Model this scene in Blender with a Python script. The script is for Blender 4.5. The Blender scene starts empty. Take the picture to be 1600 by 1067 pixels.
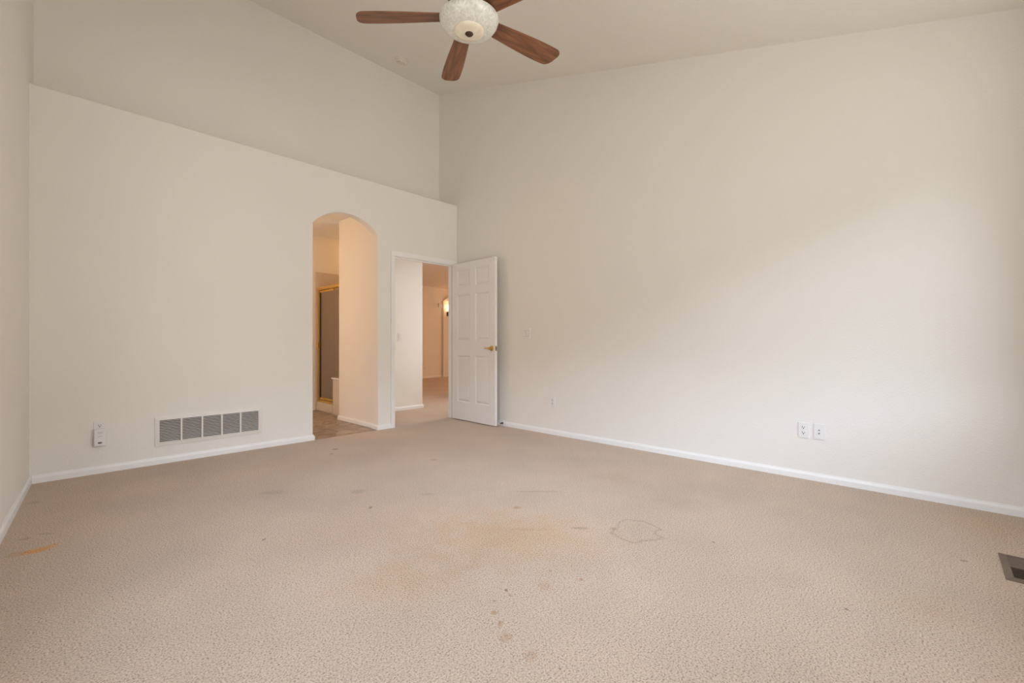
import bpy, bmesh, math, random
from mathutils import Vector, Matrix
random.seed(4)
S = bpy.context.scene
COL = S.collection
R = math.radians

# ------------------------------------------------------------ camera
YAW = R(46.67)
cam_d = bpy.data.cameras.new('camera')
cam = bpy.data.objects.new('camera', cam_d); COL.objects.link(cam)
cam.location = (-3.902, -4.69, 1.0)
cam.rotation_euler = (R(90), 0, -YAW)
cam_d.sensor_width = 36.0
cam_d.lens = 36.0 * 700.8 / 1600
cam_d.shift_y = 3.3 / 1600
cam_d.clip_start = 0.02
S.camera = cam

# ------------------------------------------------------------ exposure
S.view_settings.view_transform = 'Standard'
S.view_settings.look = 'None'
S.view_settings.gamma = 1
S.view_settings.use_curve_mapping = False
S.view_settings.exposure = 0.33
S.cycles.max_bounces = 16
S.cycles.diffuse_bounces = 10

# ------------------------------------------------------------ sky
W = bpy.data.worlds.new('sky'); S.world = W; W.use_nodes = True
nt = W.node_tree; nt.nodes.clear()
tc = nt.nodes.new('ShaderNodeTexCoord'); sx = nt.nodes.new('ShaderNodeSeparateXYZ')
cr = nt.nodes.new('ShaderNodeValToRGB'); mp = nt.nodes.new('ShaderNodeMapRange')
bg = nt.nodes.new('ShaderNodeBackground'); wo = nt.nodes.new('ShaderNodeOutputWorld')
nt.links.new(tc.outputs['Generated'], sx.inputs[0]); nt.links.new(sx.outputs['Z'], mp.inputs['Value'])
mp.inputs['From Min'].default_value = -1; mp.inputs['From Max'].default_value = 1
nt.links.new(mp.outputs[0], cr.inputs[0]); # low band facing the window is brightened, added as fill for the back wall
m1 = nt.nodes.new('ShaderNodeMapRange'); m1.interpolation_type = 'SMOOTHSTEP'; nt.links.new(sx.outputs['Y'], m1.inputs['Value'])
m1.inputs['From Min'].default_value = -0.74; m1.inputs['From Max'].default_value = -0.93; m1.inputs['To Min'].default_value = 0; m1.inputs['To Max'].default_value = 1
m2 = nt.nodes.new('ShaderNodeMapRange'); nt.links.new(sx.outputs['Z'], m2.inputs['Value'])
m2.inputs['From Min'].default_value = 0.30; m2.inputs['From Max'].default_value = 0.27; m2.inputs['To Min'].default_value = 0; m2.inputs['To Max'].default_value = 1
m3 = nt.nodes.new('ShaderNodeMath'); m3.operation = 'MULTIPLY'; nt.links.new(m1.outputs[0], m3.inputs[0]); nt.links.new(m2.outputs[0], m3.inputs[1])
mxw = nt.nodes.new('ShaderNodeMix'); mxw.data_type = 'RGBA'; mxw.inputs['B'].default_value = (0.85, 0.82, 0.76, 1)
nt.links.new(m3.outputs[0], mxw.inputs['Factor']); nt.links.new(cr.outputs[0], mxw.inputs['A']); nt.links.new(mxw.outputs['Result'], bg.inputs[0]); nt.links.new(bg.outputs[0], wo.inputs[0])
e = cr.color_ramp.elements
e[0].position = 0.0; e[0].color = (0.52, 0.50, 0.46, 1)      # ground
e[1].position = 1.0; e[1].color = (0.50, 0.58, 0.68, 1)       # zenith
for p, c in ((0.36, (0.40, 0.39, 0.36, 1)), (0.47, (0.22, 0.22, 0.21, 1)), (0.650, (0.22, 0.23, 0.22, 1)), (0.656, (1.7, 1.94, 2.32, 1)), (0.74, (1.1, 1.2, 1.4, 1)), (0.84, (0.6, 0.68, 0.8, 1))):
    n = e.new(p); n.color = c
bg.inputs['Strength'].default_value = 7.0

# ------------------------------------------------------------ lights
def area(name, loc, rot, sx_, sy_, power, col=(1, 1, 1), portal=False, spread=None):
    d = bpy.data.lights.new(name, 'AREA'); d.shape = 'RECTANGLE'; d.size = sx_; d.size_y = sy_
    d.energy = power; d.color = col
    if spread: d.spread = R(spread)
    o = bpy.data.objects.new(name, d); COL.objects.link(o); o.location = loc; o.rotation_euler = rot
    if portal: d.cycles.is_portal = True
    return o
def point(name, loc, power, col, r=0.06):
    d = bpy.data.lights.new(name, 'POINT'); d.energy = power; d.color = col; d.shadow_soft_size = r
    o = bpy.data.objects.new(name, d); COL.objects.link(o); o.location = loc
    return o
NY = -5.2                      # inner face of the window wall
WX0, WX1, WZ0, WZ1 = -2.60, -0.60, 0.85, 2.45
LY0, LY1, LZ0, LZ1 = -4.15, -2.35, 0.80, 2.40      # unseen window added in the left wall to fill the room
WARM = (1.0, 0.53, 0.19)
area('window_portal', ((WX0+WX1)/2, NY-0.15, (WZ0+WZ1)/2), (R(90), 0, 0), WX1-WX0, WZ1-WZ0, 1, portal=True)
area('fill_window_portal', (-4.45, (LY0+LY1)/2, (LZ0+LZ1)/2), (R(90), 0, R(-90)), LY1-LY0, LZ1-LZ0, 1, portal=True)
point('vanity_lamp', (-2.9, 1.2, 2.15), 17, WARM, 0.15)
area('bathroom_daylight', (-3.8, 1.1, 0.9), (0, R(-90), 0), 1.0, 1.0, 7, (0.95, 0.97, 1.0))
point('far_room_lamp', (4.9, 2.2, 1.5), 52, (1.0, 0.60, 0.36), 0.3)
area('hall_daylight', (1.5, 0.45, 1.3), (R(90), 0, R(70)), 0.6, 1.2, 14, (0.93, 0.97, 1.0))
point('shower_fill_lamp', (-0.45, 1.65, 2.35), 2, WARM, 0.08)  # unseen lamp added to lighten the upper shower glass

# ------------------------------------------------------------ helpers
def new_bm(): return bmesh.new()
def box(bm, x0, x1, y0, y1, z0, z1, M=None):
    vs = [bm.verts.new((x, y, z)) for z in (z0, z1) for y in (y0, y1) for x in (x0, x1)]
    if M: bmesh.ops.transform(bm, matrix=M, verts=vs)
    for f in ((0, 2, 3, 1), (4, 5, 7, 6), (0, 1, 5, 4), (2, 6, 7, 3), (0, 4, 6, 2), (1, 3, 7, 5)):
        bm.faces.new([vs[i] for i in f])
    return vs
def prism(bm, pts, axis, a, b, M=None):
    """extrude 2-D polygon along axis from a to b. axis 'y': pts are (x,z); 'x': (y,z); 'z': (x,y)"""
    def p3(p, t):
        return {'y': (p[0], t, p[1]), 'x': (t, p[0], p[1]), 'z': (p[0], p[1], t)}[axis]
    A = [bm.verts.new(p3(p, a)) for p in pts]; B = [bm.verts.new(p3(p, b)) for p in pts]
    if M: bmesh.ops.transform(bm, matrix=M, verts=A + B)
    bm.faces.new(A); bm.faces.new(B[::-1])
    n = len(pts)
    for i in range(n):
        bm.faces.new((A[i], B[i], B[(i+1) % n], A[(i+1) % n]))
    return A + B
def lathe(bm, prof, seg=48, M=None):
    rings = []
    for r, z in prof:
        if r < 1e-6: rings.append([bm.verts.new((0, 0, z))])
        else: rings.append([bm.verts.new((r*math.cos(2*math.pi*k/seg), r*math.sin(2*math.pi*k/seg), z)) for k in range(seg)])
    for a, b in zip(rings, rings[1:]):
        if len(a) == 1 and len(b) == 1: continue
        for k in range(seg):
            j = (k+1) % seg
            if len(a) == 1: bm.faces.new((a[0], b[j], b[k]))
            elif len(b) == 1: bm.faces.new((a[k], a[j], b[0]))
            else: bm.faces.new((a[k], a[j], b[j], b[k]))
    vs = [v for r in rings for v in r]
    if M: bmesh.ops.transform(bm, matrix=M, verts=vs)
    return vs
def obj(name, bm, mat, parent=None, bevel=0, seg=2, smooth=False, loc=None, angle=35):
    bmesh.ops.recalc_face_normals(bm, faces=bm.faces)
    me = bpy.data.meshes.new(name); bm.to_mesh(me); bm.free()
    me.materials.append(mat)
    if smooth:
        me.polygons.foreach_set('use_smooth', [True]*len(me.polygons))
        try: me.set_sharp_from_angle(angle=R(angle))
        except Exception: pass
    o = bpy.data.objects.new(name, me); COL.objects.link(o)
    if parent: o.parent = parent
    if loc: o.location = loc
    if bevel:
        m = o.modifiers.new('bevel', 'BEVEL'); m.width = bevel; m.segments = seg; m.limit_method = 'ANGLE'; m.angle_limit = R(40)
    return o
def empty(name, loc, rotz=0):
    o = bpy.data.objects.new(name, None); COL.objects.link(o); o.location = loc; o.rotation_euler = (0, 0, rotz)
    o.empty_display_size = 0.1
    return o
def tag(o, label=None, cat=None, group=None, kind=None):
    if label: o['label'] = label
    if cat: o['category'] = cat
    if group: o['group'] = group
    if kind: o['kind'] = kind
    return o
def struct(name, bm, mat, label=None, cat=None, **k):
    o = obj(name, bm, mat, **k); o['kind'] = 'structure'
    return tag(o, label, cat)

# ------------------------------------------------------------ materials
def mat(name, col, rough=0.6, metal=0.0, **k):
    m = bpy.data.materials.new(name); m.use_nodes = True
    b = m.node_tree.nodes['Principled BSDF']
    b.inputs['Base Color'].default_value = (*col, 1); b.inputs['Roughness'].default_value = rough
    b.inputs['Metallic'].default_value = metal
    for kk, v in k.items(): b.inputs[kk].default_value = v
    return m
def N(m, t, **k):
    n = m.node_tree.nodes.new(t)
    for kk, v in k.items():
        if hasattr(n, kk): setattr(n, kk, v)
        else: n.inputs[kk].default_value = v
    return n
def L(m, a, b): m.node_tree.links.new(a, b)
def bsdf(m): return m.node_tree.nodes['Principled BSDF']
def objcoord(m):
    return N(m, 'ShaderNodeNewGeometry').outputs['Position']

def paint(name, col, bump=0.12, scale=90.0, rough=0.75):
    m = mat(name, col, rough); b = bsdf(m); P = objcoord(m)
    n = N(m, 'ShaderNodeTexNoise'); n.inputs['Scale'].default_value = scale; n.inputs['Detail'].default_value = 2
    L(m, P, n.inputs['Vector'])
    r = N(m, 'ShaderNodeValToRGB'); r.color_ramp.elements[0].position = .45; r.color_ramp.elements[1].position = .62
    L(m, n.outputs['Fac'], r.inputs[0])
    bp = N(m, 'ShaderNodeBump'); bp.inputs['Strength'].default_value = bump; bp.inputs['Distance'].default_value = 0.003
    L(m, r.outputs[0], bp.inputs['Height']); L(m, bp.outputs[0], b.inputs['Normal'])
    # faint uneven roller coverage
    n2 = N(m, 'ShaderNodeTexNoise'); n2.inputs['Scale'].default_value = 2.2; n2.inputs['Detail'].default_value = 3
    L(m, P, n2.inputs['Vector'])
    mx = N(m, 'ShaderNodeMix', data_type='RGBA')
    mx.inputs['A'].default_value = (*[c*0.985 for c in col], 1); mx.inputs['B'].default_value = (*[min(1, c*1.015) for c in col], 1)
    L(m, n2.outputs['Fac'], mx.inputs['Factor']); L(m, mx.outputs['Result'], b.inputs['Base Color'])
    return m
M_WALL = paint('wall_paint', (0.80, 0.778, 0.738), 0.2)
M_CEIL = paint('ceiling_paint', (0.80, 0.775, 0.73), 0.18, 60)
M_TRIM = mat('white_trim', (0.84, 0.84, 0.84), 0.35)
M_DOOR = mat('white_door_paint', (0.80, 0.79, 0.79), 0.38)
M_PLATE = mat('white_plastic', (0.77, 0.77, 0.77), 0.3)
M_DARK = mat('dark_slot', (0.03, 0.028, 0.025), 0.7)
M_GREY = mat('grey_plastic', (0.14, 0.13, 0.13), 0.5)
M_BRASS = mat('polished_brass', (0.62, 0.40, 0.12), 0.22, 1.0)
M_GOLD = mat('gold_anodised_frame', (0.78, 0.50, 0.13), 0.28, 1.0)
M_BRONZE = mat('dark_bronze', (0.09, 0.065, 0.045), 0.45, 0.8)
M_STOP = mat('door_stop_metal', (0.16, 0.11, 0.06), 0.4, 0.9)
M_LOUV = mat('grille_louver_paint', (0.64, 0.61, 0.59), 0.5)
M_GRILLE = mat('grille_frame_paint', (0.77, 0.74, 0.70), 0.45)
M_DUCT = mat('duct_shadow', (0.05, 0.045, 0.04), 0.8)
M_REG = mat('brown_register_enamel', (0.15, 0.105, 0.075), 0.5)
M_SURR = mat('shower_surround', (0.62, 0.55, 0.47), 0.35)
M_YEL = mat('yellow_mark', (0.55, 0.42, 0.05), 0.5)
M_SMOKE = mat('aged_white_plastic', (0.70, 0.655, 0.58), 0.45)

# gasket, bronze etc. done; wood for blades
def wood(name):
    m = mat(name, (0.2, 0.09, 0.04), 0.42); b = bsdf(m)
    t = N(m, 'ShaderNodeTexCoord'); mpn = N(m, 'ShaderNodeMapping'); mpn.inputs['Scale'].default_value = (3, 26, 26)
    L(m, t.outputs['Object'], mpn.inputs['Vector'])
    n = N(m, 'ShaderNodeTexNoise'); n.inputs['Scale'].default_value = 1.6; n.inputs['Detail'].default_value = 8; n.inputs['Distortion'].default_value = 0.6
    L(m, mpn.outputs[0], n.inputs['Vector'])
    r = N(m, 'ShaderNodeValToRGB'); e = r.color_ramp.elements
    e[0].position = .3; e[0].color = (0.085, 0.034, 0.015, 1); e[1].position = .72; e[1].color = (0.29, 0.115, 0.05, 1)
    L(m, n.outputs['Fac'], r.inputs[0]); L(m, r.outputs[0], b.inputs['Base Color'])
    return m
M_WOOD = wood('fan_blade_wood')

def alabaster(name, c0, c1, scale):
    m = mat(name, c0, 0.3); b = bsdf(m)
    t = N(m, 'ShaderNodeTexCoord')
    n = N(m, 'ShaderNodeTexNoise'); n.inputs['Scale'].default_value = scale; n.inputs['Detail'].default_value = 5; n.inputs['Distortion'].default_value = 1.2
    L(m, t.outputs['Object'], n.inputs['Vector'])
    r = N(m, 'ShaderNodeValToRGB'); e = r.color_ramp.elements
    e[0].position = .36; e[0].color = (*c0, 1); e[1].position = .66; e[1].color = (*c1, 1)
    L(m, n.outputs['Fac'], r.inputs[0]); L(m, r.outputs[0], b.inputs['Base Color'])
    return m
M_BOWL = alabaster('mottled_glass', (0.60, 0.585, 0.52), (0.76, 0.76, 0.72), 42)
M_DISC = alabaster('cream_glass', (0.72, 0.65, 0.50), (0.80, 0.74, 0.60), 12)

def vinyl():
    m = mat('vinyl_floor', (0.3, 0.24, 0.18), 0.35); b = bsdf(m); P = objcoord(m)
    n = N(m, 'ShaderNodeTexNoise'); n.inputs['Scale'].default_value = 6; n.inputs['Detail'].default_value = 9; n.inputs['Distortion'].default_value = 1.5
    L(m, P, n.inputs['Vector'])
    r = N(m, 'ShaderNodeValToRGB'); e = r.color_ramp.elements
    e[0].position = .35; e[0].color = (0.20, 0.145, 0.105, 1); e[1].position = .68; e[1].color = (0.44, 0.36, 0.28, 1)
    L(m, n.outputs['Fac'], r.inputs[0]); L(m, r.outputs[0], b.inputs['Base Color'])
    return m
M_VINYL = vinyl()

def frosted():
    m = mat('obscure_glass', (0.46, 0.38, 0.29), 0.5)
    b = bsdf(m); b.inputs['Transmission Weight'].default_value = 0.6; b.inputs['IOR'].default_value = 1.3
    return m
M_FROST = frosted()

def pane():
    m = bpy.data.materials.new('window_glass'); m.use_nodes = True; m.node_tree.nodes.clear()
    o = N(m, 'ShaderNodeOutputMaterial'); mx = N(m, 'ShaderNodeMixShader'); mx.inputs[0].default_value = 0.06
    t = N(m, 'ShaderNodeBsdfTransparent'); g = N(m, 'ShaderNodeBsdfGlossy'); g.inputs['Roughness'].default_value = 0.02
    L(m, t.outputs[0], mx.inputs[1]); L(m, g.outputs[0], mx.inputs[2]); L(m, mx.outputs[0], o.inputs[0])
    return m
M_PANE = pane()

def glow():
    m = mat('lit_sconce_glass', (1, 0.9, 0.75), 0.4); b = bsdf(m)
    b.inputs['Emission Color'].default_value = (1, 0.62, 0.34, 1); b.inputs['Emission Strength'].default_value = 6.0
    return m
M_GLOW = glow()

# ---- carpet: pile + its stains (each stain is a patch fixed to the floor)
# (cx, cy, half length, half width, angle, softness, colour, strength)
STAINS = []
def stain(cx, cy, a, b, ang, soft, col, k): STAINS.append((cx, cy, a, b, ang, soft, col, k))
stain(-2.207, -3.091, 0.5843, 0.3629, -0.814, 1.0, (0.98, 0.86, 0.68), 0.85)
stain(-2.283, -2.658, 0.6105, 0.3736, -0.814, 1.2, (1.0, 0.94, 0.87), 0.5)
stain(-2.745, -2.492, 0.7117, 0.6922, -0.815, 1.2, (1.0, 0.91, 0.86), 0.5)
stain(-2.814, -3.066, 0.2943, 0.2360, -0.814, 1.0, (0.98, 0.89, 0.76), 0.8)
stain(-3.875, -1.528, 0.0311, 0.0645, -0.831, 0.3, (1.08, 0.84, 0.55), 0.9)
stain(-3.902, -1.529, 0.0396, 0.0440, -0.821, 0.3, (1.08, 0.85, 0.57), 0.85)
stain(-3.931, -1.527, 0.0248, 0.0255, -0.814, 0.3, (1.06, 0.88, 0.64), 0.8)
stain(-3.963, -1.522, 0.0431, 0.0385, -0.802, 0.4, (0.95, 0.75, 0.5), 0.6)
stain(-2.734, -3.497, 0.0141, 0.0180, -0.785, 0.4, (0.8, 0.62, 0.45), 0.9)
stain(-2.764, -3.559, 0.0113, 0.0223, -0.785, 0.4, (0.8, 0.62, 0.45), 0.8)
stain(-2.808, -3.630, 0.0262, 0.0297, -0.812, 0.6, (0.8, 0.62, 0.45), 0.55)
stain(-2.816, -3.744, 0.0262, 0.0298, -0.812, 0.7, (0.8, 0.62, 0.45), 0.45)
stain(-2.683, -3.444, 0.0071, 0.0106, -0.785, 0.4, (0.8, 0.62, 0.45), 0.9)
stain(-2.611, -3.462, 0.0078, 0.0092, -0.876, 0.3, (0.8, 0.62, 0.45), 0.8)
stain(-2.595, -3.425, 0.0050, 0.0081, -0.644, 0.3, (0.45, 0.4, 0.36), 1)
stain(-2.317, -3.598, 0.0092, 0.0115, -0.862, 0.4, (0.8, 0.55, 0.4), 0.9)
stain(-2.351, -3.459, 0.0085, 0.0114, -0.785, 0.4, (0.8, 0.62, 0.45), 0.7)
stain(-2.460, -3.518, 0.0375, 0.0394, -0.804, 0.7, (0.8, 0.62, 0.45), 0.4)
stain(-1.893, -2.833, 0.0240, 0.0212, -0.785, 0.4, (0.8, 0.6, 0.45), 0.7)
stain(-1.578, -2.736, 0.1811, 0.0209, -0.817, 0.5, (0.7, 0.68, 0.66), 0.45)
stain(-1.883, -3.287, 0.0559, 0.0205, -0.823, 0.5, (0.7, 0.68, 0.66), 0.8)
stain(-2.074, -3.108, 0.1896, 0.0184, -0.815, 0.7, (0.85, 0.76, 0.64), 0.35)
stain(-1.700, -3.522, 0.1260, 0.1294, -0.810, 0.16, (0.74, 0.72, 0.68), -0.75)
stain(-1.700, -3.522, 0.1160, 0.1194, -0.810, 0.9, (0.9, 0.89, 0.86), 0.5)
stain(-1.760, -3.429, 0.0212, 0.0262, -0.785, 0.5, (0.8, 0.62, 0.45), 0.5)
stain(-1.175, -3.534, 0.2370, 0.1635, -0.812, 1.0, (0.7, 0.68, 0.66), 0.25)
stain(-0.903, -2.953, 0.1917, 0.1665, -0.811, 1.0, (0.9, 0.82, 0.75), 0.4)
stain(-1.699, -4.206, 0.1648, 0.1244, -0.815, 1.0, (0.7, 0.68, 0.66), 0.2)
stain(-2.504, -2.186, 0.0113, 0.0202, -0.785, 0.4, (0.45, 0.4, 0.36), 0.8)
stain(-2.409, -1.854, 0.0517, 0.0555, -0.826, 0.6, (0.7, 0.68, 0.66), 0.6)
stain(-2.114, -2.243, 0.0771, 0.0258, -0.813, 0.6, (0.7, 0.68, 0.66), 0.5)
stain(-3.107, -2.198, 0.0099, 0.0188, -0.785, 0.4, (0.45, 0.4, 0.36), 0.7)
stain(-2.820, -1.458, 0.0764, 0.0585, -0.822, 0.7, (0.7, 0.68, 0.66), 0.5)
stain(-1.966, -0.559, 0.0248, 0.0441, -0.814, 0.4, (0.45, 0.4, 0.36), 0.6)
stain(-2.066, -0.706, 0.0120, 0.0307, -0.844, 0.4, (0.45, 0.4, 0.36), 0.6)
stain(-1.550, -1.546, 0.0446, 0.0325, -0.801, 0.5, (0.8, 0.62, 0.45), 0.6)
stain(-1.562, -3.878, 0.0071, 0.0122, -0.785, 0.4, (0.45, 0.4, 0.36), 0.8)
stain(-1.810, -4.448, 0.0071, 0.0100, -0.785, 0.4, (0.45, 0.4, 0.36), 0.8)
stain(-1.772, -4.261, 0.0050, 0.0086, -0.927, 0.4, (0.45, 0.4, 0.36), 0.6)
stain(-2.798, -3.851, 0.0042, 0.0050, -0.785, 0.4, (0.45, 0.4, 0.36), 0.7)
stain(-0.971, -4.787, 0.0177, 0.0130, -0.825, 0.5, (0.45, 0.4, 0.36), 0.5)
stain(-3.916, -0.560, 0.0410, 0.0330, -0.820, 0.5, (0.7, 0.68, 0.66), 0.45)
stain(-3.941, -1.302, 0.0262, 0.0275, -0.812, 0.5, (0.75, 0.65, 0.5), 0.7)
stain(-3.872, -1.285, 0.0467, 0.0170, -0.816, 0.5, (0.7, 0.68, 0.66), 0.6)
stain(-1.609, -4.671, 0.1662, 0.1320, -0.815, 1.0, (0.94, 0.9, 0.74), 0.5)
stain(-0.291, -4.893, 0.2115, 0.2554, -0.815, 1.0, (0.94, 0.9, 0.74), 0.5)
stain(-1.980, -4.565, 0.1691, 0.0812, -0.815, 1.0, (0.7, 0.68, 0.66), 0.2)
stain(-2.952, -0.518, 0.4032, 0.3026, -0.813, 1.0, (0.9, 0.9, 0.87), 0.4)
stain(-2.234, -0.852, 0.4909, 0.3200, -0.814, 1.0, (0.93, 0.9, 0.85), 0.4)
def carpet():
    m = mat('carpet_pile', (0.5, 0.4, 0.32), 0.95); b = bsdf(m); P = objcoord(m)
    b.inputs['Specular IOR Level'].default_value = 0.1
    b.inputs['Sheen Weight'].default_value = 0.15
    fine = N(m, 'ShaderNodeTexNoise'); fine.inputs['Scale'].default_value = 160; fine.inputs['Detail'].default_value = 3; fine.inputs['Roughness'].default_value = 0.65
    L(m, P, fine.inputs['Vector'])
    r = N(m, 'ShaderNodeValToRGB'); e = r.color_ramp.elements
    e[0].position = .33; e[0].color = (0.23, 0.165, 0.120, 1); e[1].position = .66; e[1].color = (0.78, 0.635, 0.505, 1)
    n = e.new(.46); n.color = (0.60, 0.470, 0.365, 1)
    L(m, fine.outputs['Fac'], r.inputs[0])
    # worn, walked-on patches
    big = N(m, 'ShaderNodeTexNoise'); big.inputs['Scale'].default_value = 1.7; big.inputs['Detail'].default_value = 5
    L(m, P, big.inputs['Vector'])
    br = N(m, 'ShaderNodeMapRange'); br.inputs['From Min'].default_value = .3; br.inputs['From Max'].default_value = .7
    br.inputs['To Min'].default_value = .93; br.inputs['To Max'].default_value = 1.06
    L(m, big.outputs['Fac'], br.inputs['Value'])
    mul = N(m, 'ShaderNodeVectorMath', operation='SCALE'); L(m, r.outputs[0], mul.inputs[0]); L(m, br.outputs[0], mul.inputs['Scale'])
    cur = mul.outputs[0]
    wob = N(m, 'ShaderNodeTexNoise'); wob.inputs['Scale'].default_value = 9; wob.inputs['Detail'].default_value = 4
    L(m, P, wob.inputs['Vector'])
    for cx, cy, a, bb, ang, soft, col, k in STAINS:
        mp_ = N(m, 'ShaderNodeMapping', vector_type='TEXTURE'); mp_.inputs['Location'].default_value = (cx, cy, 0)
        mp_.inputs['Rotation'].default_value = (0, 0, ang); mp_.inputs['Scale'].default_value = (a, bb, 100)
        L(m, P, mp_.inputs['Vector'])
        ln = N(m, 'ShaderNodeVectorMath', operation='LENGTH'); L(m, mp_.outputs[0], ln.inputs[0])
        ad = N(m, 'ShaderNodeMath', operation='MULTIPLY_ADD'); ad.inputs[1].default_value = 1.4
        L(m, wob.outputs['Fac'], ad.inputs[0]); L(m, ln.outputs['Value'], ad.inputs[2])
        mr = N(m, 'ShaderNodeMapRange', interpolation_type='SMOOTHSTEP')
        mr.inputs['From Min'].default_value = 1.7 - soft; mr.inputs['From Max'].default_value = 1.7 + soft*0.3
        mr.inputs['To Min'].default_value = abs(k); mr.inputs['To Max'].default_value = 0
        if k < 0:      # only the rim of the patch is soiled
            sb = N(m, 'ShaderNodeMath', operation='SUBTRACT'); sb.inputs[1].default_value = 1.7; L(m, ad.outputs[0], sb.inputs[0])
            ab = N(m, 'ShaderNodeMath', operation='ABSOLUTE'); L(m, sb.outputs[0], ab.inputs[0])
            mr.inputs['From Min'].default_value = 0; mr.inputs['From Max'].default_value = soft; L(m, ab.outputs[0], mr.inputs['Value'])
        else: L(m, ad.outputs[0], mr.inputs['Value'])
        mx = N(m, 'ShaderNodeMix', data_type='RGBA', blend_type='MULTIPLY'); mx.inputs['B'].default_value = (*col, 1)
        L(m, mr.outputs[0], mx.inputs['Factor']); L(m, cur, mx.inputs['A']); cur = mx.outputs['Result']
    L(m, cur, b.inputs['Base Color'])
    v = N(m, 'ShaderNodeTexVoronoi'); v.inputs['Scale'].default_value = 130
    L(m, P, v.inputs['Vector'])
    bp = N(m, 'ShaderNodeBump'); bp.inputs['Strength'].default_value = 0.8; bp.inputs['Distance'].default_value = 0.010
    L(m, fine.outputs['Fac'], bp.inputs['Height'])
    bp2 = N(m, 'ShaderNodeBump'); bp2.inputs['Strength'].default_value = 0.35; bp2.inputs['Distance'].default_value = 0.008; bp2.invert = True
    L(m, v.outputs['Distance'], bp2.inputs['Height']); L(m, bp.outputs[0], bp2.inputs['Normal']); L(m, bp2.outputs[0], b.inputs['Normal'])
    return m
M_CARPET = carpet()

# ============================================================ STRUCTURE
T = 0.116
def ceil_z(y): return 4.51 - 0.288*(0.41 - y)
def lwx(y): return -3.938 + 0.0775*y         # inner face of left wall (y negative)

# floor (carpet, running on into the hall) ; vinyl in the bathroom
bm = new_bm()
box(bm, -4.6, 0.2, NY-0.2, 0.0, -0.08, 0.0)
box(bm, -1.10, 6.2, 0.0, 7.0, -0.08, 0.0)
struct('floor', bm, M_CARPET, 'worn beige cut pile carpet with orange and grey stains', 'carpet')
bm = new_bm(); box(bm, -4.6, -1.10, 0.0, 2.2, -0.08, -0.003)
box(bm, -1.10, 0.2, 1.20, 2.2, 0.0005, 0.004)
struct('floor_bathroom', bm, M_VINYL, 'mottled brown vinyl floor beyond the arch', 'floor')

# back wall with arch and doorway
AX0, AX1 = -1.935, -1.190
arch = []
cx = (AX0+AX1)/2; hw = (AX1-AX0)/2; rise = 0.170; spring = 2.258
rad = (hw*hw + rise*rise)/(2*rise); zc = spring + rise - rad; a0 = math.asin(hw/rad)
for k in range(33):
    a = -a0 + 2*a0*k/32
    arch.append((cx + rad*math.sin(a), zc + rad*math.cos(a)))
DX0, DX1, DZ = -0.972, -0.057, 2.05
pts = [(-4.05, -0.02), (AX0, -0.02)] + arch + [(AX1, -0.02), (DX0-0.015, -0.02), (DX0-0.015, DZ+0.015), (DX1+0.015, DZ+0.015), (DX1+0.015, -0.02), (0.0, -0.02), (0.0, 2.860), (-4.05, 2.860)]
bm = new_bm(); prism(bm, pts, 'y', 0.0, T)
struct('wall_back', bm, M_WALL, 'cream lower wall with an arch and a doorway', 'wall', bevel=0.010, seg=3, smooth=True)
# plant ledge on top, niche behind
bm = new_bm(); box(bm, -4.05, 0.0, T, 0.41, 2.70, 2.860)
struct('trim_1', bm, M_WALL, 'plant ledge above the arch wall', 'ledge')
bm = new_bm(); box(bm, -4.05, 0.0, 0.41, 0.53, 2.64, 4.62)
struct('wall_upper_back', bm, M_WALL, 'recessed upper wall above the plant ledge', 'wall')

# right wall (inner face x = 0)
bm = new_bm(); prism(bm, [(NY-0.2, -0.02), (T, -0.02), (T, 2.70), (0.53, 2.70), (0.53, ceil_z(0.53)+0.05), (NY-0.2, ceil_z(NY-0.2)+0.05)], 'x', 0.0, 0.12)
struct('wall_right', bm, M_WALL, 'long bare cream wall rising to the sloped ceiling', 'wall')
# left wall (slightly out of square)
bm = new_bm()
def slab(x0f, y0, y1, z0, z1):
    """piece of the left wall between y0 > y1; z None = up to the ceiling"""
    t = 0.12
    P_ = [(lwx(y0) if y0 <= 0 else x0f, y0), (lwx(y1), y1), (lwx(y1)-t, y1), ((lwx(y0) if y0 <= 0 else x0f)-t, y0)]
    A = [bm.verts.new((x, y, z0)) for x, y in P_]
    B = [bm.verts.new((x, y, z1 if z1 else ceil_z(y)+0.05)) for x, y in P_]
    bm.faces.new(A); bm.faces.new(B[::-1])
    for i in range(4): bm.faces.new((A[i], B[i], B[(i+1) % 4], A[(i+1) % 4]))
slab(-3.912, 0.53, 0.0, -0.02, None)
slab(0, 0.0, LY1, -0.02, None); slab(0, LY0, NY-0.2, -0.02, None)
slab(0, LY1, LY0, -0.02, LZ0); slab(0, LY1, LY0, LZ1, None)
bmesh.ops.remove_doubles(bm, verts=bm.verts, dist=1e-4)
struct('wall_left', bm, M_WALL, 'narrow strip of cream wall at the left edge', 'wall')
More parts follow.
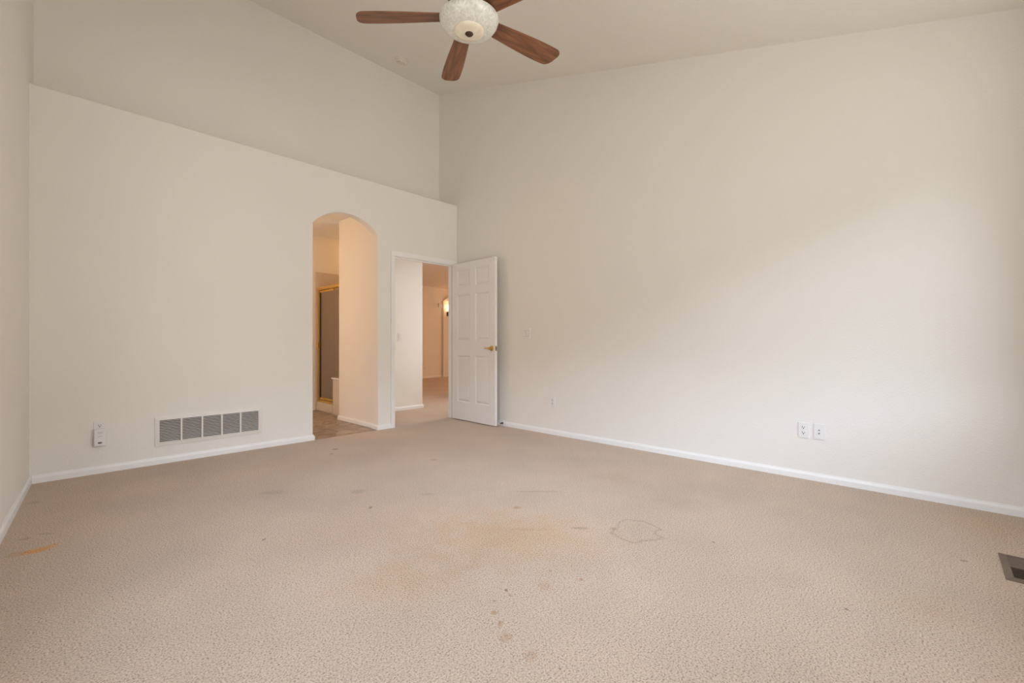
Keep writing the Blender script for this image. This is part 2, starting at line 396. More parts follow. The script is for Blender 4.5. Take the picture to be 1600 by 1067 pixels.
# window wall, behind the camera
bm = new_bm()
for x0, x1, z0, z1 in ((-4.5, WX0, -0.02, 3.0), (WX1, 0.12, -0.02, 3.0), (WX0, WX1, -0.02, WZ0), (WX0, WX1, WZ1, 3.0)):
    box(bm, x0, x1, NY-0.14, NY, z0, z1)
struct('wall_near', bm, M_WALL, 'window wall behind the camera', 'wall')
win = empty('window_1', ((WX0+WX1)/2, NY-0.07, WZ0)); tag(win, 'wide window behind the camera', 'window', kind='structure')
bm = new_bm(); w2 = (WX1-WX0)/2; h = WZ1-WZ0
for x0, x1, z0, z1 in ((-w2, -w2+.05, 0, h), (w2-.05, w2, 0, h), (-w2+.05, w2-.05, 0, .05), (-w2+.05, w2-.05, h-.05, h), (-.03, .03, .05, h-.05)):
    box(bm, x0, x1, -.03, .03, z0, z1)
obj('window_frame', bm, M_TRIM, win)
bm = new_bm(); box(bm, -w2+.05, w2-.05, -.003, .003, .05, h-.05)
obj('pane', bm, M_PANE, win)

win2 = empty('fill_window', (lwx((LY0+LY1)/2)-0.06, (LY0+LY1)/2, LZ0), R(90)-math.atan(0.0775)); tag(win2, 'unseen fill window added in the left wall beside the camera', 'window', kind='structure')
bm = new_bm(); w3 = (LY1-LY0)/2+.002; h = LZ1-LZ0
for x0, x1, z0, z1 in ((-w3, -w3+.05, 0, h), (w3-.05, w3, 0, h), (-w3+.05, w3-.05, 0, .05), (-w3+.05, w3-.05, h-.05, h), (-.03, .03, .05, h-.05)):
    box(bm, x0, x1, -.03, .03, z0, z1)
obj('window_frame', bm, M_TRIM, win2)
bm = new_bm(); box(bm, -w3+.05, w3-.05, -.003, .003, .05, h-.05)
obj('pane', bm, M_PANE, win2)

# sloped ceiling; added overhang past the window wall cuts high sky light
bm = new_bm()
prism(bm, [(0.53, ceil_z(0.53)), (NY-0.6, ceil_z(NY-0.6)), (NY-0.6, ceil_z(NY-0.6)+0.1), (0.53, ceil_z(0.53)+0.1)], 'x', -4.6, 0.12)
struct('ceiling', bm, M_CEIL, 'high sloped off-white ceiling', 'ceiling')

# bathroom shell
BY, BZ = 2.05, 2.607
bm = new_bm(); box(bm, -4.1, 0.24, BY, BY+0.1, -0.02, 2.64)
struct('wall_bathroom_back', bm, M_WALL, 'bathroom wall above the shower', 'wall')
bm = new_bm(); box(bm, -1.168, -1.05, T, 1.03, -0.02, 2.64)
struct('wall_bathroom_side', bm, M_WALL, 'warm lit wall just inside the arch', 'wall', bevel=0.012, seg=3, smooth=True)
bm = new_bm(); box(bm, -4.1, -1.00, T, BY, BZ, 2.66); box(bm, -1.00, 0.24, 1.13, BY, BZ, 2.66)
struct('ceiling_bathroom', bm, M_CEIL, 'bathroom ceiling seen through the arch', 'ceiling')
bm = new_bm(); box(bm, -4.1, -4.0, T, BY, -0.02, 2.66)
struct('wall_bathroom_left', bm, M_WALL)
# hall
bm = new_bm(); box(bm, -1.05, 0.235, 1.13, 1.23, -0.02, 2.66)
struct('wall_hall', bm, M_WALL, 'hallway wall with a light switch seen through the doorway', 'wall', bevel=0.012, seg=3, smooth=True)
bm = new_bm(); box(bm, 0.115, 0.235, 1.23, 6.15, -0.02, 2.68)
struct('wall_hall_side', bm, M_WALL)
bm = new_bm(); box(bm, 0.12, 6.1, T-0.12, T, -0.02, 2.68); 
struct('wall_hall_near', bm, M_WALL)
bm = new_bm(); box(bm, 6.0, 6.12, T, 6.9, -0.02, 2.68)
struct('wall_far_right', bm, M_WALL)
FY = 6.03; CH = 2.655
bm = new_bm(); box(bm, 0.235, 4.36, FY, FY+0.12, -0.02, 2.68)
struct('wall_far', bm, M_WALL, 'tan far wall of the room beyond the hallway', 'wall')
bm = new_bm(); box(bm, 4.30, 6.0, FY+0.10, FY+0.20, -0.02, 2.68)
struct('wall_far_recess', bm, M_WALL)
bm = new_bm(); prism(bm, [(4.47, -0.02), (6.0, -0.02), (6.0, 2.64), (4.9, 2.55), (4.47, 2.28)], 'y', FY, FY+0.10)
struct('wall_far_pier', bm, M_WALL, 'pale pier with the sconce at the end of the hallway', 'wall')
bm = new_bm(); box(bm, -1.05, 6.1, T, 1.23, CH, 2.75); box(bm, 0.12, 6.1, 1.23, 6.6, CH, 2.75)
struct('ceiling_hall', bm, M_CEIL, 'ceiling beyond the doorway', 'ceiling')

# ---- baseboards
PROF = [(0, 0), (.013, 0), (.013, .036), (.0105, .044), (.0055, .050), (.004, .057), (0, .057)]
def base_run(bm, pts, side=1, z=0.0):
    """mitred sweep of the board profile along pts; board stands to the left (side=1) of travel"""
    n = len(pts); rings = []
    for i, p in enumerate(pts):
        p = Vector(p)
        d0 = (p - Vector(pts[i-1])).normalized() if i else None
        d1 = (Vector(pts[i+1]) - p).normalized() if i < n-1 else None
        n0 = Vector((-d0.y, d0.x))*side if d0 else None
        n1 = Vector((-d1.y, d1.x))*side if d1 else None
        if n0 is None: m_ = n1
        elif n1 is None: m_ = n0
        else:
            m_ = (n0+n1); m_ = m_/m_.dot(n0)
        rings.append([bm.verts.new((p.x+m_.x*a, p.y+m_.y*a, z+b_)) for a, b_ in PROF])
    k = len(PROF)
    for a, b_ in zip(rings, rings[1:]):
        for j in range(k): bm.faces.new((a[j], a[(j+1) % k], b_[(j+1) % k], b_[j]))
    bm.faces.new(rings[0]); bm.faces.new(rings[-1][::-1])
def baseboard(name, runs, label=None):
    bm = new_bm()
    for pts, s in runs: base_run(bm, pts, s)
    return struct(name, bm, M_TRIM, label, 'baseboard' if label else None)
E_ = 0.0002
baseboard('baseboard_back', [([(lwx(0)+.013, -E_), (AX0+E_, -E_), (AX0+E_, T)], -1)], 'white baseboard under the return air grille')
baseboard('baseboard_pier', [([(AX1-E_, T+.004), (AX1-E_, -E_), (DX0-.052, -E_)], -1)], 'short white baseboard between arch and door casing')
baseboard('baseboard_left', [([(lwx(0)+E_, 0), (lwx(NY)+E_, NY)], 1)], 'white baseboard along the left wall')
baseboard('baseboard_right', [([(-E_, -0.018), (-E_, NY)], -1)], 'long white baseboard along the right wall')
baseboard('baseboard_bathroom', [([(-1.168-E_, T+.01), (-1.168-E_, 1.03+E_), (-1.05, 1.03+E_)], 1)], 'white baseboard just inside the arch')
baseboard('baseboard_hall', [([(-1.05, 1.13-E_), (0.235+E_, 1.13-E_), (0.235+E_, 6.03)], -1)], 'white baseboard in the hallway')
baseboard('baseboard_far', [([(0.25, FY-E_), (4.36, FY-E_), (4.36, FY+.09)], -1), ([(4.47, FY+.09), (4.47, FY-E_), (6.0, FY-E_)], -1)], 'white baseboard on the far wall beyond the hallway')

# ---- door casing and jambs
CW = 0.052
def casing_prof(o):    # offset from opening edge -> (across, proud)
    return o
bm = new_bm()
def casing(bm, y, sgn):
    path = [(DX0, 0.0), (DX0, DZ), (DX1, DZ), (DX1, 0.0)]
    prof = [(0, 0), (0, .010), (.012, .0135), (.040, .0155), (CW, .0165), (CW, 0)]
    rings = []
    for i, (x, z) in enumerate(path):
        ox = -1 if i < 2 else 1; oz = 1 if i in (1, 2) else 0
        rings.append([bm.verts.new((x+ox*a, y+sgn*b_, z+oz*a)) for a, b_ in prof])
    k = len(prof)
    for a, b_ in zip(rings, rings[1:]):
        for j in range(k): bm.faces.new((a[j], a[(j+1) % k], b_[(j+1) % k], b_[j]))
    bm.faces.new(rings[0]); bm.faces.new(rings[-1][::-1])
casing(bm, -E_, -1); casing(bm, T+E_, 1)
struct('trim_2', bm, M_TRIM, 'white casing around the doorway', 'door casing')
bm = new_bm()
J = .014
box(bm, DX0-J, DX0+.004, 0, T, 0, DZ+J); box(bm, DX1-.004, DX1+J, 0, T, 0, DZ+J); box(bm, DX0+.004, DX1-.004, 0, T, DZ-.004, DZ+J)
box(bm, DX0+.004, DX0+.016, .04, .075, 0, DZ-.004); box(bm, DX1-.016, DX1-.004, .04, .075, 0, DZ-.004); box(bm, DX0+.016, DX1-.016, .04, .075, DZ-.016, DZ-.004)
jamb = struct('trim_3', bm, M_TRIM, 'white door jamb lining the doorway', 'door jamb')
bm = new_bm(); box(bm, DX0+.004, DX0+.0055, .006, .034, .905, .965)
obj('strike_plate', bm, M_BRASS, jamb)

# ---- six panel door leaf, open against the right wall
door = empty('door_1', (-0.100, -0.012, 0.012))
ang = math.atan2(-0.846, -0.036)        # direction hinge -> free edge
door.rotation_euler = (0, 0, ang)
tag(door, 'white six panel door standing open in front of the right wall', 'door', kind='structure')
DW, DH, DT = 0.846, 2.033, 0.035
# local: x along leaf, visible face is at local y = 0 (facing -y local), thickness to +y
def six_panel(bm):
    us = [0, .103, .368, .476, .741, DW]; vs = [0,   .228, .834, 1.026, 1.626, 1.722, 1.945, DH]
    for side in (0, 1):
        y0 = 0 if side == 0 else DT; sg = 1 if side == 0 else -1
        g = [[bm.verts.new((u, y0, v)) for u in us] for v in vs]
        for i in range(len(vs)-1):
            for j in range(len(us)-1):
                q4 = [g[i][j], g[i][j+1], g[i+1][j+1], g[i+1][j]]
                if i in (1, 3, 5) and j in (1, 3):
                    ring = q4
                    for ins, dep in ((.003, .001), (.016, .0125), (.021, .0125), (.040, .003)):
                        u0, u1, v0, v1 = us[j]+ins, us[j+1]-ins, vs[i]+ins, vs[i+1]-ins
                        nr = [bm.verts.new((u, y0+sg*dep, v)) for u, v in ((u0, v0), (u1, v0), (u1, v1), (u0, v1))]
                        for k in range(4): bm.faces.new((ring[k], ring[(k+1) % 4], nr[(k+1) % 4], nr[k]))
                        ring = nr
                    bm.faces.new(ring)
                else: bm.faces.new(q4)
    def e4(a, b_, c, d): bm.faces.new([bm.verts.new(p) for p in (a, b_, c, d)])
    e4((0, 0, 0), (DW, 0, 0), (DW, DT, 0), (0, DT, 0)); e4((0, 0, DH), (DW, 0, DH), (DW, DT, DH), (0, DT, DH))
    e4((0, 0, 0), (0, DT, 0), (0, DT, DH), (0, 0, DH)); e4((DW, 0, 0), (DW, DT, 0), (DW, DT, DH), (DW, 0, DH))
    bmesh.ops.remove_doubles(bm, verts=bm.verts, dist=1e-5)
bm = new_bm(); six_panel(bm)
# local +y must point to the right wall (+x world); direction (-.0425,-.999) rotated +90deg -> (+.999,-.04)
leaf = obj('leaf', bm, M_DOOR, door)
KX, KZ = DW-0.062, 0.93
bm = new_bm()
MR = Matrix.Translation((KX, 0, KZ)) @ Matrix.Rotation(R(90), 4, 'X')     # lathe axis z -> -y
lathe(bm, [(0, 0), (.032, 0), (.032, .004), (.027, .009), (.013, .012), (.011, .030), (.015, .036), (.016, .048), (.010, .054), (0, .055)], 32, MR)
kn = obj('door_handle', bm, M_BRASS, door, smooth=True)
bm = new_bm()   # lever
nseg = 10
prev = None
for k in range(nseg+1):
    t = k/nseg; xx = KX-0.004-0.085*t; yy = -0.044 - 0.008*math.sin(t*math.pi); zz = KZ + 0.006*math.sin(t*2.6) - .004*t
    rr = .0085*(1-.35*t)
    ring = [bm.verts.new((xx, yy + rr*.75*math.cos(a), zz + rr*math.sin(a)*1.15)) for a in [2*math.pi*i/12 for i in range(12)]]
    if prev:
        for i in range(12): bm.faces.new((prev[i], prev[(i+1) % 12], ring[(i+1) % 12], ring[i]))
    else: bm.faces.new(ring)
    prev = ring
bm.faces.new(prev[::-1])
obj('lever', bm, M_BRASS, kn, smooth=True)
bm = new_bm()
MR2 = Matrix.Translation((KX, DT, KZ)) @ Matrix.Rotation(R(-90), 4, 'X')
lathe(bm, [(0, 0), (.032, 0), (.032, .004), (.027, .009), (.013, .012), (.011, .028), (.012, .034), (0, .036)], 32, MR2)
box(bm, KX-.09, KX, DT+.024, DT+.034, KZ-.008, KZ+.008)
obj('door_handle', bm, M_BRASS, door, smooth=True)
bm = new_bm(); box(bm, DW-.0005, DW+.0012, .005, .030, KZ-.029, KZ+.029)
lp = obj('latch_plate', bm, M_BRASS, door, bevel=.0004)
bm = new_bm(); box(bm, DW+.0012, DW+.009, .012, .023, KZ-.009, KZ+.009)
obj('latch_bolt', bm, M_GREY, lp)
for hz in (0.20, 1.0, 1.80):
    bm = new_bm(); lathe(bm, [(0, 0), (.006, 0), (.006, .09), (0, .09)], 12, Matrix.Translation((-.006, DT+.004, hz)))
    box(bm, -.003, .001, .006, DT, hz, hz+.09)
    obj('hinge', bm, M_BRASS, door, smooth=True)

# ============================================================ DOOR STOP
ds = empty('door_stop', (-0.013, -0.862, 0.034)); tag(ds, 'bronze door stop on the baseboard behind the open door', 'door stop')
MX = Matrix.Rotation(R(-90), 4, 'Y')   # z axis -> -x
bm = new_bm(); lathe(bm, [(0, 0), (.013, 0), (.012, .006), (.006, .009), (.0055, .058), (0, .058)], 20, MX)
obj('rod', bm, M_STOP, ds, smooth=True)
bm = new_bm(); lathe(bm, [(0, .058), (.010, .058), (.0105, .066), (.009, .072), (0, .073)], 20, MX)
obj('bumper', bm, M_PLATE, ds, smooth=True)

# ============================================================ RETURN AIR GRILLE
GX0, GX1, GZ0, GZ1 = -3.232, -2.425, 0.148, 0.392
g = empty('return_air_grille', ((GX0+GX1)/2, 0, GZ0)); tag(g, 'wide white return air grille low on the arch wall', 'vent')
ox, oz = (GX0+GX1)/2, GZ0
ix0, ix1, iz0, iz1 = GX0+.030-ox, GX1-.030-ox, .030, GZ1-GZ0-.030
bm = new_bm()
x0, x1, z1 = GX0-ox, GX1-ox, GZ1-GZ0
def frame_ring(bm, o, i, yo, yi):
    """sloped flange between outer rect o and inner rect i"""
    O = [bm.verts.new((x, yo, z)) for x, z in ((o[0], o[2]), (o[1], o[2]), (o[1], o[3]), (o[0], o[3]))]
    I = [bm.verts.new((x, yi, z)) for x, z in ((i[0], i[2]), (i[1], i[2]), (i[1], i[3]), (i[0], i[3]))]
    K = [bm.verts.new((v.co.x, 0.0, v.co.z)) for v in O]; H = [bm.verts.new((v.co.x, 0.0, v.co.z)) for v in I]
    for k in range(4):
        j = (k+1) % 4
        bm.faces.new((O[k], O[j], I[j], I[k])); bm.faces.new((K[k], K[j], O[j], O[k])); bm.faces.new((I[k], I[j], H[j], H[k])); bm.faces.new((K[k], K[j], H[j], H[k]))
frame_ring(bm, (x0, x1, 0, z1), (ix0, ix1, iz0, iz1), -.010, -.014)
obj('frame', bm, M_GRILLE, g)
bm = new_bm(); box(bm, ix0, ix1, -.0015, -.0005, iz0, iz1)
obj('backing', bm, M_DUCT, g)
pw = (ix1-ix0)/5
for k in range(1, 5):
    bm = new_bm(); xk = ix0+pw*k; box(bm, xk-.006, xk+.006, -.012, -.0015, iz0, iz1)
    obj('divider', bm, M_GRILLE, g)
NS = 14; step = (iz1-iz0)/NS
for k in range(5):
    bm = new_bm()
    a = ix0+pw*k+(.006 if k else 0); b_ = ix0+pw*(k+1)-(.006 if k < 4 else 0)
    for s in range(NS):
        z = iz0 + step*s
        prism(bm, [(-.0095, z+.0015), (-.0085, z+.0005), (-.0020, z+step*.44), (-.0030, z+step*.44+.001)], 'x', a, b_)
    obj('louver_panel', bm, M_LOUV, g)
for sx_ in (x0+.012, x1-.012):
    bm = new_bm(); lathe(bm, [(0, 0), (.004, 0), (.003, .0015), (0, .002)], 12, Matrix.Translation((sx_, -.0075, z1/2)) @ Matrix.Rotation(R(90), 4, 'X'))
    obj('screw', bm, M_GRILLE, g)

# ============================================================ OUTLETS / SWITCHES   local frame: plate in xz plane, front = -y
def plate(parent, w, h_, name='plate'):
    bm = new_bm()
    prism(bm, [(-w/2, 0), (-w/2+.002, -.0065), (w/2-.002, -.0065), (w/2, 0)], 'z', -h_/2+.002, h_/2-.002)
    box(bm, -w/2+.001, w/2-.001, -.0058, 0, -h_/2, h_/2)
    return obj(name, bm, M_PLATE, parent, bevel=.001)
def receptacle(parent, z):
    bm = new_bm()
    pts = []
    for k in range(24):
        a = 2*math.pi*k/24; pts.append((.0172*math.cos(a), max(-.0135, min(.0135, .0172*math.sin(a)))+z))
    prism(bm, pts, 'y', -.0085, -.003)
    r_ = obj('receptacle', bm, M_PLATE, parent)
    bm = new_bm()
    box(bm, -.0084, -.0050, -.0089, -.0084, z-.0003, z+.0092); box(bm, .0050, .0084, -.0089, -.0084, z-.0003, z+.0082)
    prism(bm, [(.0038*math.cos(2*math.pi*k/12), .0038*math.sin(2*math.pi*k/12)+z-.0065) for k in range(12)], 'y', -.0089, -.0084)
    obj('slots', bm, M_DARK, r_)
    return r_
def screw(parent, x, z, y=-.0065):
    bm = new_bm(); lathe(bm, [(0, 0), (.0032, 0), (.0025, .001), (0, .0012)], 12, Matrix.Translation((x, y, z)) @ Matrix.Rotation(R(90), 4, 'X'))
    obj('screw', bm, M_PLATE, parent)
def outlet(loc, rotz, label, group=None, lower=True):
    t = empty('wall_outlet', loc, rotz); tag(t, label, 'outlet', group)
    plate(t, .070, .115); receptacle(t, .0195); receptacle(t, -.0195); screw(t, 0, 0)
    return t
RW = R(-90)        # mounted on right wall: local -y -> world -x
outlet((0, -1.627, .359), RW, 'white wall outlet low on right wall below the light switch', 'outlets on the right wall')
outlet((0, -3.981, .360), RW, 'white duplex outlet low on right wall, left of the coax plate', 'outlets on the right wall')
outlet((-3.568, 0, .347), 0, 'white wall outlet left of the grille with a device plugged into it')
cp = empty('coax_plate', (0, -4.078, .360), RW); tag(cp, 'white wall plate with two dark jacks, right of the duplex outlet', 'wall plate')
plate(cp, .070, .115)
for z in (.0110, -.0125):
    bm = new_bm(); lathe(bm, [(0, 0), (.0052, 0), (.0048, .002), (.0044, .006), (.0022, .006), (0, .004)], 16, Matrix.Translation((0, -.0052, z)) @ Matrix.Rotation(R(90), 4, 'X'))
    obj('jack', bm, M_GREY, cp, smooth=True)
for z in (.042, -.042): screw(cp, 0, z)
def switch(loc, rotz, gangs, label):
    t = empty('light_switch', loc, rotz); tag(t, label, 'light switch')
    plate(t, .070+.046*(gangs-1), .118)
    for k in range(gangs):
        xk = (k-(gangs-1)/2)*.046
        bm = new_bm(); prism(bm, [(-.0055, -.0335), (-.0100, -.0335), (-.0080, 0), (-.0120, .0335), (-.0055, .0335)], 'x', xk-.0160, xk+.0160)
        obj('rocker', bm, M_PLATE, t, bevel=.0008)
        bm = new_bm(); box(bm, xk-.0178, xk+.0178, -.0070, -.0060, -.0353, .0353)
        obj('rocker_gap', bm, M_GREY, t)
        screw(t, xk, .048); screw(t, xk, -.048)
    return t
switch((0, -1.241, 1.117), RW, 2, 'white double rocker light switch on right wall beside the open door')
switch((-0.173, 1.13, 1.098), 0, 1, 'white single light switch on the hallway wall beyond the doorway')

# plug-in device covering the lower receptacle
pd = empty('plug_in_detector', (-3.568, -.008, .281)); tag(pd, 'white plug-in device with a small grey button on the left outlet', 'plug-in device')
bm = new_bm(); prism(bm, [(-.034, -.066), (.034, -.066), (.034, .064), (-.034, .064)], 'y', -.036, 0)
obj('body', bm, M_PLATE, pd, bevel=.005, seg=3, smooth=True)
bm = new_bm()
for r0, zz in ((5, .040), (3, .030), (4, .010)):
    for k in range(r0): box(bm, (k-(r0-1)/2)*.006-.0015, (k-(r0-1)/2)*.006+.0015, -.0367, -.0362, zz-.0015, zz+.0015)
obj('vent_holes', bm, M_GREY, pd)
bm = new_bm(); prism(bm, [(-.011, -.046), (.008, -.046), (.010, -.044), (.010, -.036), (.008, -.034), (-.011, -.034), (-.013, -.036), (-.013, -.044)], 'y', -.0378, -.0355)
obj('button', bm, M_GREY, pd)

# ============================================================ SMOKE DETECTOR
sd = empty('smoke_detector', (-0.93, -0.085, ceil_z(-0.085))); tag(sd, 'round white smoke detector on the sloped ceiling near the corner', 'smoke detector')
sd.rotation_euler = (math.atan(0.288), 0, 0)
bm = new_bm(); lathe(bm, [(0, 0), (.078, 0), (.078, -.010), (.070, -.014), (.066, -.028), (.058, -.036), (.030, -.038), (0, -.038)], 40)
obj('housing', bm, M_SMOKE, sd, smooth=True)
bm = new_bm(); lathe(bm, [(0, 0), (.010, 0), (.009, -.003), (0, -.003)], 12, Matrix.Translation((-.046, .012, -.0355)))
obj('test_button', bm, M_YEL, sd)
bm = new_bm(); lathe(bm, [(0, 0), (.008, 0), (.007, -.003), (0, -.003)], 12, Matrix.Translation((-.040, -.024, -.0355)))
obj('indicator_light', bm, M_GREY, sd)

# ============================================================ CEILING FAN
FX, FYY = -2.132, -2.669; FCZ = ceil_z(FYY)
fan = empty('ceiling_fan', (FX, FYY, 0)); tag(fan, 'ceiling fan with five brown wooden blades and a mottled glass bowl light', 'ceiling fan')
fan.location.z = 2.945
def fz(z): return z-2.945
bm = new_bm(); lathe(bm, [(0, fz(FCZ-.075)), (.020, fz(FCZ-.075)), (.055, fz(FCZ-.060)), (.072, fz(FCZ-.030)), (.078, fz(FCZ+.028)), (0, fz(FCZ+.028))], 36)
obj('canopy', bm, M_BRONZE, fan, smooth=True)
bm = new_bm(); lathe(bm, [(0, fz(3.09)), (.0135, fz(3.09)), (.0135, fz(FCZ-.05)), (0, fz(FCZ-.05))], 20)
obj('downrod', bm, M_BRONZE, fan, smooth=True)
bm = new_bm(); lathe(bm, [(0, .008), (.075, .008), (.112, .022), (.125, .050), (.125, .095), (.110, .128), (.060, .148), (.028, .165), (0, .165)], 48)
obj('motor_housing', bm, M_BRONZE, fan, smooth=True)
bm = new_bm(); lathe(bm, [(0, .010), (.080, .010), (.088, -.006), (.100, -.010), (.100, -.022), (.0, -.022)], 40)
obj('light_fitter', bm, M_BRONZE, fan, smooth=True)
bm = new_bm(); lathe(bm, [(.166, -.012), (.176, -.013), (.1765, -.017), (.171, -.034), (.157, -.054), (.135, -.070), (.110, -.079), (.088, -.082), (.087, -.079), (.108, -.075), (.132, -.066), (.153, -.050), (.166, -.031), (.166, -.012)], 64)
obj('glass_bowl', bm, M_BOWL, fan, smooth=True, angle=60)
bm = new_bm(); lathe(bm, [(0, -.070), (.086, -.070), (.088, -.084), (.085, -.089), (.070, -.094), (.040, -.098), (0, -.099)], 56)
obj('glass_disc', bm, M_DISC, fan, smooth=True, angle=60)
bm = new_bm(); lathe(bm, [(0, -.094), (.024, -.096), (.024, -.101), (.018, -.107), (.006, -.110), (0, -.110)], 28)
obj('finial', bm, M_BRONZE, fan, smooth=True)
BL0, BL1 = .140, .674
def blade_mesh():
    bm = new_bm(); n = 20; top = []; bot = []
    def hwid(t):   # half widths of the two edges
        return .049 + .021*math.sin(t**1.25*math.pi*.72), .049 + .024*math.sin(t**1.25*math.pi*.66)
    up, dn = [], []; SL = .016
    for k in range(n+1):
        t = k/n*.915; a, b_ = hwid(t); x = BL0+(BL1-BL0)*t
        up.append((x, a)); dn.append((x, -b_))
    # rounded tip
    a, b_ = hwid(.915); xs = BL0+(BL1-BL0)*.915; r_ = BL1-xs
    tip = []
    for k in range(1, 8):
        an = math.pi/2*k/8; tip.append((xs + r_*math.sin(an), a-.056+.056*math.cos(an)))
    tip2 = []
    for k in range(1, 8):
        an = math.pi/2*(1-k/8); tip2.append((xs + r_*math.sin(an), -b_+.056-.056*math.cos(an)))
    pts = [(x + SL*(-y/.07)*max(0, (x-BL0)/(BL1-BL0))**4, y) for x, y in up + tip + tip2 + dn[::-1]]
    prism(bm, pts, 'z', -.0035, .0035)
    return bm
bmb = blade_mesh()
for k in range(5):
    a = R(133.33 - 72*k)
    b1 = obj('blade', bmb.copy(), M_WOOD, fan, bevel=.0012)
    b1.rotation_euler = Matrix.Rotation(a, 4, 'Z').to_euler() if False else (Matrix.Rotation(a, 3, 'Z') @ Matrix.Rotation(R(-13), 3, 'X')).to_euler()
    bm = new_bm()
    prism(bm, [(.085, -.018), (.150, -.028), (.205, -.030), (.225, 0), (.205, .030), (.150, .028), (.085, .018)], 'z', .0040, .0090)
    obj('blade_iron', bm, M_BRONZE, b1, bevel=.001)
bmb.free()

# ============================================================ FLOOR REGISTER (near the window wall)
VX0, VX1, VY0, VY1 = -1.083, -0.752, -5.045, -4.908
fr = empty('floor_register', ((VX0+VX1)/2, (VY0+VY1)/2, 0.0)); tag(fr, 'brown metal floor register in the carpet at the right edge', 'vent')
hx, hy = (VX1-VX0)/2, (VY1-VY0)/2
bm = new_bm()
def ring_z(bm, o, i, zo, zi, z0=0.0):
    O = [bm.verts.new((x, y, zo)) for x, y in ((-o[0], -o[1]), (o[0], -o[1]), (o[0], o[1]), (-o[0], o[1]))]
    I = [bm.verts.new((x, y, zi)) for x, y in ((-i[0], -i[1]), (i[0], -i[1]), (i[0], i[1]), (-i[0], i[1]))]
    K = [bm.verts.new((v.co.x, v.co.y, z0)) for v in O]; H = [bm.verts.new((v.co.x, v.co.y, z0)) for v in I]
    for k in range(4):
        j = (k+1) % 4
        bm.faces.new((O[k], O[j], I[j], I[k])); bm.faces.new((K[k], K[j], O[j], O[k])); bm.faces.new((I[k], I[j], H[j], H[k]))
ring_z(bm, (hx, hy), (hx-.028, hy-.026), .003, .008)
obj('frame', bm, M_REG, fr)
bm = new_bm(); box(bm, -hx+.026, hx-.026, -hy+.024, hy-.024, .0008, .0016)
obj('duct', bm, M_DUCT, fr)
for half in (-1, 1):
    bm = new_bm(); n = 12
    xa, xb = (-hx+.030, -.006) if half < 0 else (.006, hx-.030)
    for k in range(n):
        x = xa + (xb-xa)*(k+.5)/n
        s = .0048
        if half < 0: prism(bm, [(x-s, .0065), (x-s+.001, .0072), (x+s+.001, .0035), (x+s, .0028)][::1], 'y', -hy+.026, hy-.026)
        else: prism(bm, [(x-.0022, .0022), (x-.0012, .0016), (x+.0020, .0066), (x+.0010, .0072)], 'y', -hy+.026, hy-.026)
    obj('louver_panel', bm, M_REG, fr)
bm = new_bm(); box(bm, -.005, .005, -hy+.026, hy-.026, .0016, .0080)
obj('centre_bar', bm, M_REG, fr)

# ============================================================ SHOWER
SX = -1.0
sh = empty('shower_enclosure', (SX, 1.75, 0)); tag(sh, 'gold framed shower enclosure with obscure glass seen through the arch', 'shower')
def sbox(name, x0, x1, y0, y1, z0, z1, m, bevel=.003, parent=sh):
    bm = new_bm(); box(bm, x0-SX, x1-SX, y0-1.75, y1-1.75, z0, z1); return obj(name, bm, m, parent, bevel=bevel)
sbox('shower_pan', SX-.035, .10, 1.50, 2.03, 0.004, .135, M_SURR, .012)
sbox('knee_wall', SX-.035, .10, 1.24, 1.495, 0.004, .500, M_SURR, .006)
sbox('knee_wall_cap', SX-.050, .10, 1.235, 1.510, .500, .520, M_TRIM, .006)
sbox('surround_panel', -1.050, .10, 2.030, BY-.001, 0.004, 2.070, M_SURR, .006)
sbox('bottom_rail', SX-.022, SX+.022, 1.515, 2.02, .136, .168, M_GOLD)
hd = sbox('header_rail', SX-.026, SX+.026, 1.24, 2.02, 1.79, 1.835, M_GOLD, .006)
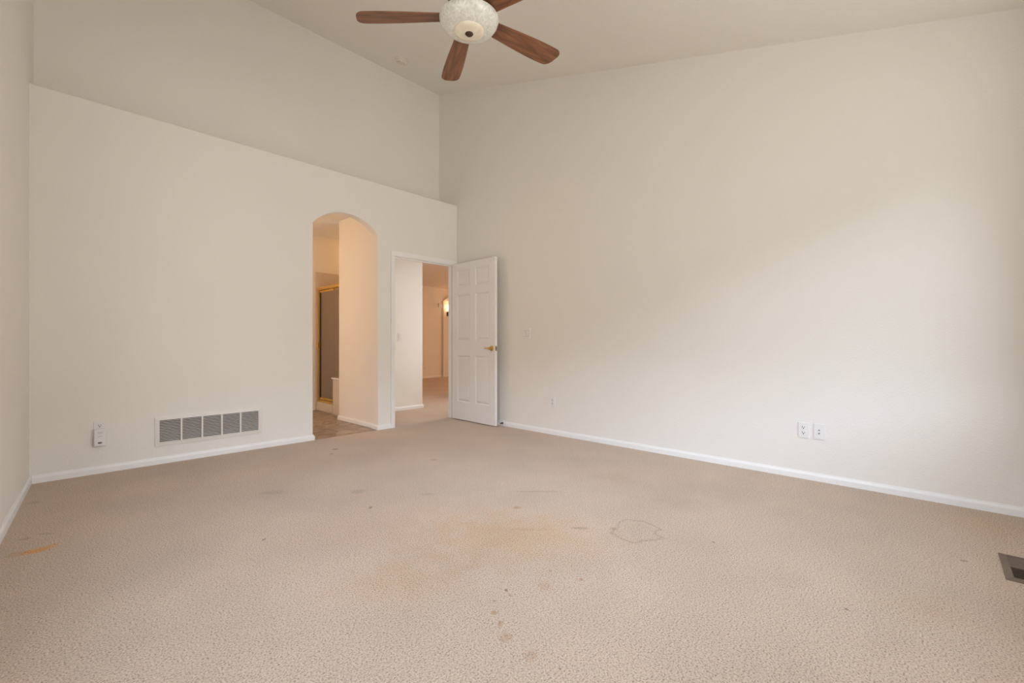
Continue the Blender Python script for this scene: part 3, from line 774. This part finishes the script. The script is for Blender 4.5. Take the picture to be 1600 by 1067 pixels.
sbox('wall_post', SX-.018, SX+.018, 1.980, 2.02, .168, 1.79, M_GOLD)
sbox('corner_post', SX-.018, SX+.018, 1.300, 1.325, .522, 1.79, M_GOLD)
dr = sbox('glass_door', SX-.004, SX+.004, 1.515, 1.955, .205, 1.760, M_FROST, 0)
sbox('glass_panel', SX-.004, SX+.004, 1.330, 1.512, .524, 1.755, M_FROST, 0)
def dbox(name, y0, y1, z0, z1, m, x0=-.012, x1=.012):
    bm = new_bm(); box(bm, x0, x1, y0-1.75, y1-1.75, z0, z1); o = obj(name, bm, m, dr, bevel=.002); return o
dbox('door_rail', 1.515, 1.965, .172, .205, M_GOLD); dbox('door_rail', 1.515, 1.965, 1.755, 1.786, M_GOLD)
dbox('gasket', 1.938, 1.962, .205, 1.755, M_DARK, -.013, -.003)
dbox('door_pull', 1.955, 1.980, .93, 1.02, M_GOLD, -.045, -.012)

# ============================================================ BEYOND THE HALL
sc_ = empty('wall_sconce', (4.625, FY, 2.02)); tag(sc_, 'lit wall sconce with a glowing glass shade beyond the hallway', 'wall lamp')
bm = new_bm(); lathe(bm, [(0, -.07), (.030, -.07), (.044, -.02), (.050, .05), (.044, .12), (.030, .15), (.026, .15), (.040, .12), (.046, .05), (.040, -.02), (0, -.064)], 28, Matrix.Translation((0, -.10, .02)))
obj('lamp_shade', bm, M_GLOW, sc_, smooth=True)
bm = new_bm(); lathe(bm, [(0, -.17), (.010, -.16), (.018, -.12), (.030, -.075), (.032, -.062), (0, -.062)], 20, Matrix.Translation((0, -.10, .02)))
box(bm, -.010, .010, -.10, -.008, -.13, -.11); box(bm, -.035, .035, -.010, 0, -.19, -.06)
obj('bracket', bm, M_BRONZE, sc_, smooth=True)
ch = empty('door_chime', (4.322, FY, 2.135)); tag(ch, 'small white chime box high on the far wall left of the sconce', 'door chime')
bm = new_bm(); box(bm, -.055, .055, -.04, 0, -.06, .06); obj('housing', bm, M_PLATE, ch, bevel=.006)
outlet((3.80, FY, .30), 0, 'tiny white outlet low on the far wall beyond the hallway')
